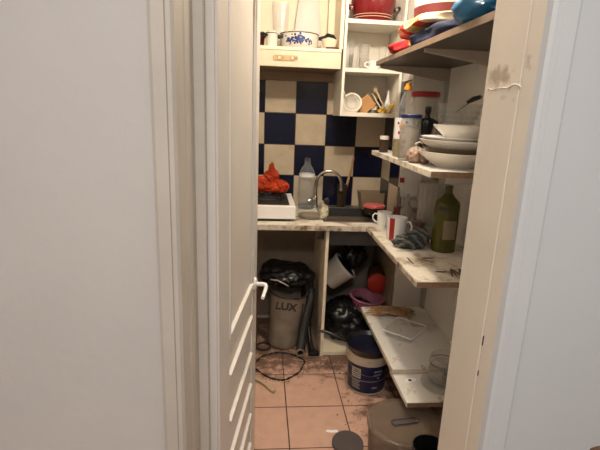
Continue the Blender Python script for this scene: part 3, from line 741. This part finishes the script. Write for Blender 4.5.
B().lathe([(0,0),(.024,0),(.024,.07),(0,.07)],24).done('body','smoke',t,SM)
B().lathe([(0,.0705),(.025,.0705),(.025,.09),(0,.09)],24).done('cap','china',t,SM)
t = thing('pepper_mill','black pepper mill with knobbed top behind the plates','pepper mill',(.805,2.20,zm))
B().lathe([(0,0),(.032,0),(.030,.06),(.024,.10),(.030,.14),(.036,.165),(.030,.185),(.016,.195),(.011,.21),(.016,.225),(.014,.245),(0,.252)],28).done('body','black',t,SM)
for s in (-1,1): B().tube([(s*.015,-.01,.19),(s*.045,-.012,.175),(s*.052,-.012,.14)],[.007,.008,.007],8).done('lever','black',t,SM)
t = thing('garlic_bulb','netted garlic bulbs at the shelf edge below the flour jar','garlic',(.690,1.950,zm))
g = B().blob((-.012,0,.032),(.042,.036,.036),.2,3,2,4,.9,.12).blob((.026,-.012,.028),(.030,.028,.030),.2,3,7,4,.9,.12).done('bulb','garlic',t,50)
b = B()
for k in range(5):
    a = R(k*36); pts=[(-.012+.044*math.cos(u)*math.cos(a),.034*math.cos(u)*math.sin(a),.033+.038*math.sin(u)) for u in [R(-20+22*i) for i in range(11)]]
    b.tube(pts,.0009,5)
b.tube([(-.012,0,.068),(-.02,-.006,.085),(-.004,-.012,.092),(.012,-.010,.084)],[.004,.003,.003,.002],6)
b.done('net','net',t,SM)
# stack of plates and bowls
def dish(label, z, r, h, foot, mat, xy=(.80,1.835), name='bowl', grp=None, cat='bowl'):
    t = thing(name, label, cat, (xy[0],xy[1],z), 0, grp)
    B().lathe([(0,.004),(foot-.006,.004),(foot-.006,0),(foot,0),(foot+.004,.005),(foot+(r-foot)*.45,h*.42),(r*.97,h*.88),(r,h),(r-.004,h+.001),(r*.94,h*.90),(foot+(r-foot)*.4,h*.5),(foot,.010),(0,.009)],48).done('body',mat,t,SM)
    return t
dish('lowest and widest cream soup plate of the stack on the chipboard ended shelf', zm, .160,.062,.085,'china',(.812,1.840),'soup_plate',cat='plate')
dish('brownish plate second from the bottom of the plate stack', zm+.028, .145,.050,.085,'greybrown',(.820,1.845),'soup_plate',cat='plate')
dish('cream deep plate in the middle of the plate stack', zm+.050, .158,.060,.080,'china',(.812,1.835),'soup_plate',cat='plate')
dish('cool white plate above the cream deep plate in the stack', zm+.092, .152,.030,.085,'chinaw',(.812,1.84),'dinner_plate',cat='plate')
dish('beige wide bowl topmost of the plate stack', zm+.108, .135,.062,.070,'china',(.845,1.845),'bowl')
t = thing('crystal_bowl','cut glass crystal bowl with a black handled spoon behind the plate stack','bowl',(.90,2.06,zm))
pr=[(0,.0),(.05,0),(.03,.02),(.028,.12),(.06,.16),(.088,.215),(.098,.262),(.094,.262),(.083,.217),(.055,.166),(0,.15)]
B().lathe(pr,24).done('body','glass',t,None)
b = B()
for i in range(20):
    a = 2*PI*i/20
    for z,rr,q in ((.20,.083,.007),(.225,.0925,.006),(.178,.070,.006)):
        a2 = a + (PI/20 if z==.225 else 0); b.blob((rr*math.cos(a2),rr*math.sin(a2),z),(q,q,q*1.3),0,1,0,1)
b.done('facets','glass',t)
t = thing('serving_spoon','black handled spoon lying across the crystal bowl','spoon',(.915,1.98,zm+.245))
B().tube([(-.02,.10,-.02),(0,.0,.030),(.015,-.06,.045),],[.003,.004,.005],8).done('stem','steel',t,SM)
B().tube([(-.035,-.032,.020),(-.012,-.042,.036),(.015,-.052,.046)],[.007,.011,.009],10).done('handle','black',t,SM)

# ------------------------------------------------------------------ top shelf
zt = 1.8342
def slab_cloth(name,label,mat,loc,sx,sy,sz,seed,rz=0,cat='cloth'):
    t = bmesh.new(); bmesh.ops.create_cube(t,size=2); bmesh.ops.subdivide_edges(t,edges=t.edges[:],cuts=16,use_grid_fill=True)
    for v in t.verts:
        c = v.co; l = (abs(c.x)**6+abs(c.y)**6+abs(c.z)**6)**(1/6.0); c = c/l*1.0
        k = 1+.10*noise.noise(Vector((c.x*1.6+seed,c.y*1.6,c.z)))
        z = c.z*(1+.35*noise.noise(Vector((c.x*2.5,c.y*2.5,seed)))) if c.z>0 else c.z
        v.co = Vector((c.x*sx*k,c.y*sy*k,(z+1)*sz))
    o = B().merge(t).done(name,mat,None,60); o.location=loc; o.rotation_euler=(0,0,R(rz)); return tag(o,label,cat)
slab_cloth('folded_cloth','navy blue folded cloth lying on the topmost shelf','navycloth',(.81,1.92,zt),.160,.225,.030,1)
slab_cloth('folded_cloth','red patterned cloth corner at the far end of the topmost shelf','redfloral',(.835,2.29,zt),.200,.13,.026,4,14)
slab_cloth('tablecloth','cream and red floral folded cloth on top of the navy one','floral',(.82,2.13,zt+.073),.180,.25,.024,7,-3,'tablecloth')
t = thing('cake_tin','round beige tin with dark red band on the floral cloth','tin',(.810,2.12,zt+.118))
B().lathe([(0,0),(.130,0),(.135,.006),(.140,.10),(.142,.20),(0,.20)],48).done('body','label',t,SM)
B().lathe([(.1355,.012),(.1365,.012),(.140,.055),(.139,.055)],48).done('red_band','darkred',t,SM)
t = tag(B().blob((0,0,.12),(.160,.19,.14),.18,1.6,31,5,.85,.09).blob((-.105,-.01,.048),(.075,.12,.056),.2,1.8,12,4,.8,.1).done('plastic_bag','bluebag',None,60),
   'bulging blue plastic bag on the near end of the topmost shelf','bag'); t.location=(.790,1.50,zt)

# ------------------------------------------------------------------ low shelf
zl = .3302
b = B(); rnd = random.Random(5)
for i in range(14):
    x = rnd.uniform(-.02,.02); y = rnd.uniform(-.05,.05); a = rnd.uniform(-.35,.25); l = rnd.uniform(.05,.15)
    pts=[(x+l*(u-.5)*2*math.cos(a)*1.0, y+l*(u-.5)*2*math.sin(a), .008+.012*math.sin(PI*u)+rnd.uniform(0,.012)) for u in [k/6 for k in range(7)]]
    b.tube(pts,[.002,.007,.009,.007,.008,.005,.002],7)
b.blob((.10,.01,.016),(.055,.018,.016),.4,3,3,3,.8)
t = tag(b.done('dried_peel','peel',None,SM),'heap of dried brown peel at the far end of the low shelf','peel'); t.location=(.815,2.55,zl)
t = thing('glass_dish','rectangular clear glass dish on the low white shelf','dish',(.832,2.290,zl),R(-42))
B().merge(tub(.078,.092,.091,.105,.036,.004)).done('dish','glass',t,SM)
n=28; b = B()
pts=[]
for cx,cy,a0 in ((.079,.093,0),(-.079,.093,90),(-.079,-.093,180),(.079,-.093,270)):
    for i in range(5): a=R(a0+90*i/4); pts.append((cx+.012*math.cos(a),cy+.012*math.sin(a),.037))
b.tube(pts,.0034,8,True); b.done('rim','chinaw',t,SM)
t = thing('plastic_tray','crumpled clear plastic tray behind the rectangular glass dish','tray',(.975,2.48,zl),R(-5))
B().merge(tub(.060,.11,.07,.125,.03,.002)).done('tray','film',t,SM)
t = thing('glass_plate','round clear glass plate under the clamp jar on the lower board','plate',(.868,1.822,.3035))
B().lathe([(0,0),(.055,0),(.060,.004),(.098,.014),(.098,.017),(.058,.008),(0,.006)],48).done('body','glassd',t,SM)
t = thing('clamp_jar','round glass jar with wire clamp lid standing on the clear glass plate','jar',(.888,1.855,.3125)); t.scale=(1.18,1.18,1.32)
B().lathe([(0,0),(.052,0),(.060,.008),(.062,.045),(.056,.062),(.050,.068),(.047,.064),(.053,.060),(.058,.045),(.056,.010),(0,.006)],40).done('body','glassd',t,SM)
B().lathe([(.045,.076),(.059,.076),(.061,.082),(.058,.094),(.052,.098),(.046,.094),(.040,.086),(0,.086),(0,.082),(.045,.080)],40).done('lid','glassd',t,SM)
B().tube([(.060*math.cos(a),.060*math.sin(a),.072) for a in [2*PI*i/40 for i in range(40)]],.002,8,True).done('wire_ring','steel',t,SM)
b = B(); b.tube([(-.03,-.054,.07),(-.032,-.066,.055),(0,-.076,.046),(.032,-.066,.055),(.03,-.054,.07)],.0022,6); b.tube([(-.018,-.055,.092),(-.018,-.074,.075),(.018,-.074,.075),(.018,-.055,.092)],.0022,6); b.done('clamp','steel',t,SM)
sc = thing('paper_scrap','torn white paper scrap with a dark print on the lower board','paper',(.735,1.872,.3035),R(20))
B().prism([(-.03,-.012),(-.012,-.02),(.018,-.016),(.034,-.002),(.022,.014),(-.008,.018),(-.028,.010)],0,.0012).done('scrap','paper',sc)
B().lathe([(0,.0013),(.009,.0013),(.009,.0016),(0,.0016)],14,None,(-.004,0,0)).done('print','ink',sc)

# ------------------------------------------------------------------ floor
t = thing('paint_bucket','navy blue paint bucket with cream rim standing on the floor under the low shelf','bucket',(.633,2.300,0)); t.scale=(1.06,1.06,1.03)
B().lathe([(0,0),(.098,0),(.101,.004),(.110,.195),(.107,.195),(.098,.006),(0,.004)],48).done('body','blue',t,SM)
B().lathe([(.1105,.175),(.116,.178),(.118,.205),(.121,.212),(.121,.232),(.112,.236),(.108,.232),(.108,.18)],48).done('rim','rimw',t,SM)
B().tube([(.103*math.cos(a),.103*math.sin(a),.006) for a in [2*PI*i/48 for i in range(48)]],.003,6,True).done('base_ring','rimw',t,SM)
def patchmesh(a0,a1,z0,z1,r0,r1,n=8):
    b = bmesh.new(); rw=[]
    for i in range(n+1):
        a = R(a0+(a1-a0)*i/n); rw.append([b.verts.new((r*math.cos(a),r*math.sin(a),z)) for r,z in ((r0,z0),(r1,z1))])
    for p,q in zip(rw,rw[1:]): b.faces.new((p[0],q[0],q[1],p[1]))
    return b
def rad(z): return .1015+.009*(z/.195)+.0006
B().merge(patchmesh(-151,-121,.095,.155,rad(.095),rad(.155))).done('label','label',t,SM)
b=B()
for k in range(4): z=.105+.012*k; b.merge(patchmesh(-148,-124,z,z+.004,rad(z)+.0006,rad(z+.004)+.0006))
b.done('label_lines','blue',t)
b=B()
for k in range(5): z=.030+.011*k; b.merge(patchmesh(-150,-122-3*(k%2),z,z+.004,rad(z),rad(z+.004)))
b.done('small_print','label',t)
B().merge(patchmesh(-178,-20,.083,.0855,rad(.083),rad(.0855),24)).done('band_line','label',t)
b=B()
for z,segs in ((.140,((-83,-76),(-74,-68),(-66,-58))),(.118,((-84,-78),(-76,-71),(-69,-60))),(.100,((-72,-66),)),(.04,((-86,-70),))):
    for a0,a1 in segs:
        n_ = 2
        b.merge(patchmesh(a0,a1,z,z+.0035,rad(z),rad(z+.0035),2)); b.merge(patchmesh(a0,a1,z+.007,z+.0095,rad(z+.007),rad(z+.0095),2)); b.merge(patchmesh(a0,a0+1.8,z,z+.0095,rad(z),rad(z+.0095),1))
b.done('bucket_lettering','label',t)
b=B().tube([(.112*math.cos(R(a)),.112*math.sin(R(a)),.165-.045*math.sin(R((a+165)*180/150))) for a in range(-165,-14,10)],.0018,6); b.done('wire_handle','steel',t,SM)
t = thing('frying_pan','black frying pan with navy inside resting on the blue bucket','frying pan',(.628,2.27,.2435))
B().lathe([(0,0),(.10,0),(.112,.006),(.134,.050),(.131,.0505),(.108,.012),(0,.008)],48).done('body','black',t,SM)
B().lathe([(0,.0085),(.1065,.0125),(.118,.030),(.117,.0305),(0,.0095)],48).done('coating','navy',t,SM)
B().tube([(-.122,.03,.036),(-.17,.04,.058),(-.23,.055,.078),(-.285,.075,.082)],[.009,.011,.010,.008],12).done('handle','black',t,SM)

t = thing('storage_tub','translucent brownish plastic tub with lid on the floor under the shelf end','tub',(.655,1.680,0))
B().lathe([(0,0),(.145,0),(.150,.01),(.160,.205),(.156,.205),(.147,.012),(0,.006)],48).done('body','bin',t,SM)
B().lathe([(.150,.206),(.166,.206),(.168,.212),(.166,.222),(.150,.226),(.140,.220),(0,.218),(0,.212),(.150,.212)],48).done('lid','bin',t,SM)
B().box(-.062,.062,-.017,.017,.2185,.226,.008,RZ(8)).done('lid_grip','darkdisc',t,SM)
t = thing('waste_pot','tall black pot standing in front of the brownish tub','pot',(.672,1.435,0))
B().lathe([(0,0),(.055,0),(.068,.30),(.064,.30),(.052,.008),(0,.006)],36).done('body','black',t,SM)
t = tag(B().lathe([(0,0),(.070,0),(.075,.004),(.075,.012),(.071,.016),(0,.015)],48,RX(6)).done('round_lid','darkdisc',None,SM),'dark grey-brown round lid lying on the floor tiles','lid'); t.location=(.432,1.80,.009)
t = tag(B().prism([(-.03,-.004),(0,-.012),(.034,-.010),(.030,.008),(.006,.004),(-.02,.010)],0,.002).done('paper_scrap','paper'),'small white paper scrap on the floor beside the round lid','paper'); t.location=(.370,1.905,.0003)
t = tag(B().tube([(-.09,.07,.012),(-.04,.055,.012),(0,.02,.012),(.03,-.02,.012),(.055,-.06,.012),(.07,-.075,.012)],.011,12).done('hose_piece','hose',None,SM),'short curved beige hose on the floor behind the door','hose'); t.location=(.025,2.30,0)
# ring-shaped cord on the floor
b = B(); pts=[]
for i in range(60):
    a=2*PI*i/60; pts.append((.145*math.cos(a)+.012*math.sin(3*a+1)+.004*math.sin(7*a),.155*math.sin(a)+.012*math.cos(2*a),.007))
b.tube(pts,[.0045+.002*math.sin(i*1.7) for i in range(60)],8,True)
t = tag(b.done('power_cord','cord',None,SM),'dark grimy cord looped in a ring on the tiles under the worktop','cord'); t.location=(.135,2.51,0)
b = B().tube([(.045*math.cos(2*PI*i/24),.05*math.sin(2*PI*i/24),.008) for i in range(24)],.0065,8,True)
t = tag(b.done('rubber_ring','cord',None,SM),'small dark ring on the floor at the foot of the black bag','ring'); t.location=(.035,2.80-.065,.0005)
# crumbs
b = B(); rnd = random.Random(11)
for i in range(420):
    k = rnd.random()
    if k < .45: a = rnd.uniform(0,2*PI); x = .135+(.150+rnd.gauss(0,.02))*math.cos(a); y = 2.50+(.155+rnd.gauss(0,.022))*math.sin(a)
    elif k < .8: x = rnd.uniform(.30,.85); y = 2.55+rnd.gauss(0,.06)
    else: x = rnd.uniform(.42,.80); y = rnd.uniform(1.9,2.5)
    q = rnd.uniform(.0015,.005); b.blob((x,y,q*.6),(q,q*rnd.uniform(.5,1.2),q*.7),0,1,0,1)
tag(b.done('crumbs','crumb'),'scattered dark crumbs and dirt on the kitchen floor','crumbs',kind='stuff')

# ------------------------------------------------------------------ under the worktop, left bay
t = thing('paint_bucket','pale printed bucket topped by a black bag under the worktop','bucket',(.165,2.79,0))
tl = Matrix.Rotation(R(5),3,'Y')
B().lathe([(0,.01),(.098,.01),(.102,.014),(.125,.385),(.121,.385),(.098,.018),(0,.014)],40,tl).done('body','sack',t,SM)
so = B().tube([(.126*math.cos(2*PI*i/32)+.033,.126*math.sin(2*PI*i/32),.380-.011*math.cos(2*PI*i/32)) for i in range(32)],.005,8,True).done('rim','black',t,SM)
text('lettering','LUX',.072,'ink',Matrix.Translation((.008,-.1265,.325))@Matrix.Rotation(R(8),4,'Y')@Matrix.Rotation(R(93),4,'X'),t)
B().tube([(.092,-.088,.03),(.105,-.088,.18),(.122,-.090,.33)],.004,6).done('dark_seam','ink',t)
t = thing('rubbish_bag','glossy black plastic bag heaped on the pale printed bucket','bag',(.185,2.86,.40))
B().blob((0,-.03,.085),(.185,.15,.085),.16,1.5,41,5,.7,.14).blob((-.07,-.02,.125),(.105,.10,.055),.2,1.7,5,4,None,.12).blob((.145,.02,-.10),(.05,.09,.20),.15,1.6,3,4,None,.1).done('black_bag','bagk',t,60)
B().tube([(-.115,-.168,.10),(-.07,-.182,.10),(-.02,-.186,.075),(.0,-.182,.06)],[.003,.005,.005,.003],8).done('drawstring','bracket',t,SM)
t = tag(B().box(-.02,.02,-.05,.05,0,.44,.004).done('wooden_plank','redbrown'),'dark red-brown plank standing at the left of the black bag','plank'); t.location=(-.03,2.74,0)
t = thing('vacuum_hose','thick black tube with pale ring end lying against the divider','hose',(.290,2.64,0))
pts=[(-.02,-.02,.032),(-.01,.02,.06),(.015,.09,.20),(.055,.16,.33),(.06,.20,.38)]
B().tube([Vector(p) for p in pts],[.030,.030,.030,.028,.028],16).done('tube','blackm',t,SM)
B().tube([(-.02+.024*math.cos(2*PI*i/24),-.036,.030+.024*math.sin(2*PI*i/24)) for i in range(24)],.006,8,True).done('end_ring','sack',t,SM)
t = thing('floor_brush','black shiny vacuum nozzle lying beside the tube','nozzle',(.345,2.70,0))
B().tube([(.01,-.05,.018),(.0,.02,.05),(-.015,.08,.18),(-.03,.12,.30)],[.018,.016,.014,.013],12).done('pipe','black',t,SM)
B().box(-.02,.05,-.09,-.045,.002,.03,.006).done('head','black',t,SM)

# right bay (board top z .0305)
zr = .0305
t = tag(B().blob((0,0,.13),(.20,.17,.155),.16,1.6,51,5,.82,.16).blob((-.05,-.05,.17),(.13,.11,.10),.2,1.8,15,4,None,.15).done('rubbish_bag','bagk',None,60),
    'heap of black plastic bags under the right end of the worktop','bag'); t.location=(.625,2.83,zr)
t = thing('tilted_bucket','pale labelled bucket with black inside tipped on its side in the recess','bucket',(.535,2.905,.42)); 
q = RY(38) @ RX(22)
q = Matrix.Rotation(R(46),3,'Y') @ Matrix.Rotation(R(8),3,'X')
B().lathe([(0,-.09),(.082,-.09),(.098,.07),(.094,.07),(.079,-.086),(0,-.086)],40,q,(0,0,.06)).done('body','label',t,SM)
B().lathe([(.098,.060),(.103,.062),(.103,.078),(.096,.080),(.094,.070)],40,q,(0,0,.06)).done('rim','china',t,SM)
B().lathe([(0,-.085),(.078,-.085),(.0935,.068),(.0925,.068),(.077,-.083),(0,-.083)],40,q,(0,0,.06)).done('lining','black',t,SM)
t['label']='pale labelled bucket with black lining tipped over in the recess'
t = tag(B().blob((0,0,0),(.085,.075,.095),.3,2.4,61,4,None,.3).done('black_sack','bagk',None,60),'black bag bulging out of the tipped bucket','bag'); t.location=(.650,2.94,.585)
t = thing('wash_basin','pink plastic basin on the black bags','basin',(.725,2.80,.262),0)
t.rotation_euler=(R(4),R(4),0)
B().lathe([(0,0),(.090,0),(.106,.075),(.122,.080),(.122,.085),(.103,.084),(.088,.004),(0,.004)],40).done('body','pink',t,SM)
b=B()
for i in range(9): a=R(-150+15*i); b.lathe([(0,0),(.0075,0),(.0075,.001),(0,.001)],10,Matrix.Rotation(a,3,'Z')@Matrix.Rotation(R(90),3,'Y'),(.1005*math.cos(a),.1005*math.sin(a),.045))
b.done('spots','darkred',t)
t = thing('storage_jar','brown jar lying on its side with coral red lid facing out','jar',(.812,2.85,.428))
qq = Matrix.Rotation(R(98),3,'X')@Matrix.Rotation(R(8),3,'Y')
qq = Matrix.Rotation(R(-14),3,'Z')@Matrix.Rotation(R(96),3,'X')
B().lathe([(0,-.16),(.070,-.16),(.074,-.15),(.074,0),(.066,.012),(0,.012)],36,qq,(0,0,0)).done('body','brownjar',t,SM)
B().lathe([(0,.0125),(.071,.0125),(.071,.030),(.064,.034),(0,.034)],36,qq,(0,0,0)).done('lid','redlidm',t,SM)
t = tag(B().tube([(0,0,0),(0,0,.6),(0,0,1.06),(0,0,1.088),(0,0,1.098)],[.018,.018,.017,.013,.004],14).done('wooden_post','woodd',None,SM),'brown rounded wooden post top in the lower right corner of the hall','post')
t.location=(.484,.50,.0)

# ------------------------------------------------------------------ light
def lamp(name, kind, loc, power, col, **k):
    l = bpy.data.lights.new(name, kind); l.energy = power; l.color = col
    for a, v in k.items(): setattr(l, a, v)
    o = bpy.data.objects.new(name, l); C.objects.link(o); o.location = loc; return o
lamp('kitchen_bulb', 'POINT', (.40,1.93,2.36), 48, (1,.86,.68), shadow_soft_size=.035)
h = lamp('hall_ceiling_light', 'AREA', (.02,-.40,2.46), 32, (1,.965,.93), shape='DISK', size=.45)
w = bpy.data.worlds.new('world'); S.world = w; w.use_nodes = True
w.node_tree.nodes['Background'].inputs[0].default_value = (.8,.85,1,1); w.node_tree.nodes['Background'].inputs[1].default_value = .15

# ------------------------------------------------------------------ camera
cam = bpy.data.cameras.new('camera'); co = bpy.data.objects.new('camera', cam); C.objects.link(co)
cam.sensor_fit = 'HORIZONTAL'; cam.sensor_width = 36; cam.lens = 450/600*36; cam.clip_start = .02
mr = Matrix.Rotation(R(-5.2),4,'Z') @ Matrix.Rotation(R(90-14.1),4,'X') @ Matrix.Rotation(R(2.2),4,'Z')
co.matrix_world = Matrix.Translation((0,0,1.54)) @ mr
S.camera = co
S.view_settings.view_transform = 'Standard'; S.view_settings.look = 'None'; S.view_settings.gamma = 1
S.view_settings.use_curve_mapping = False; S.view_settings.exposure = 0
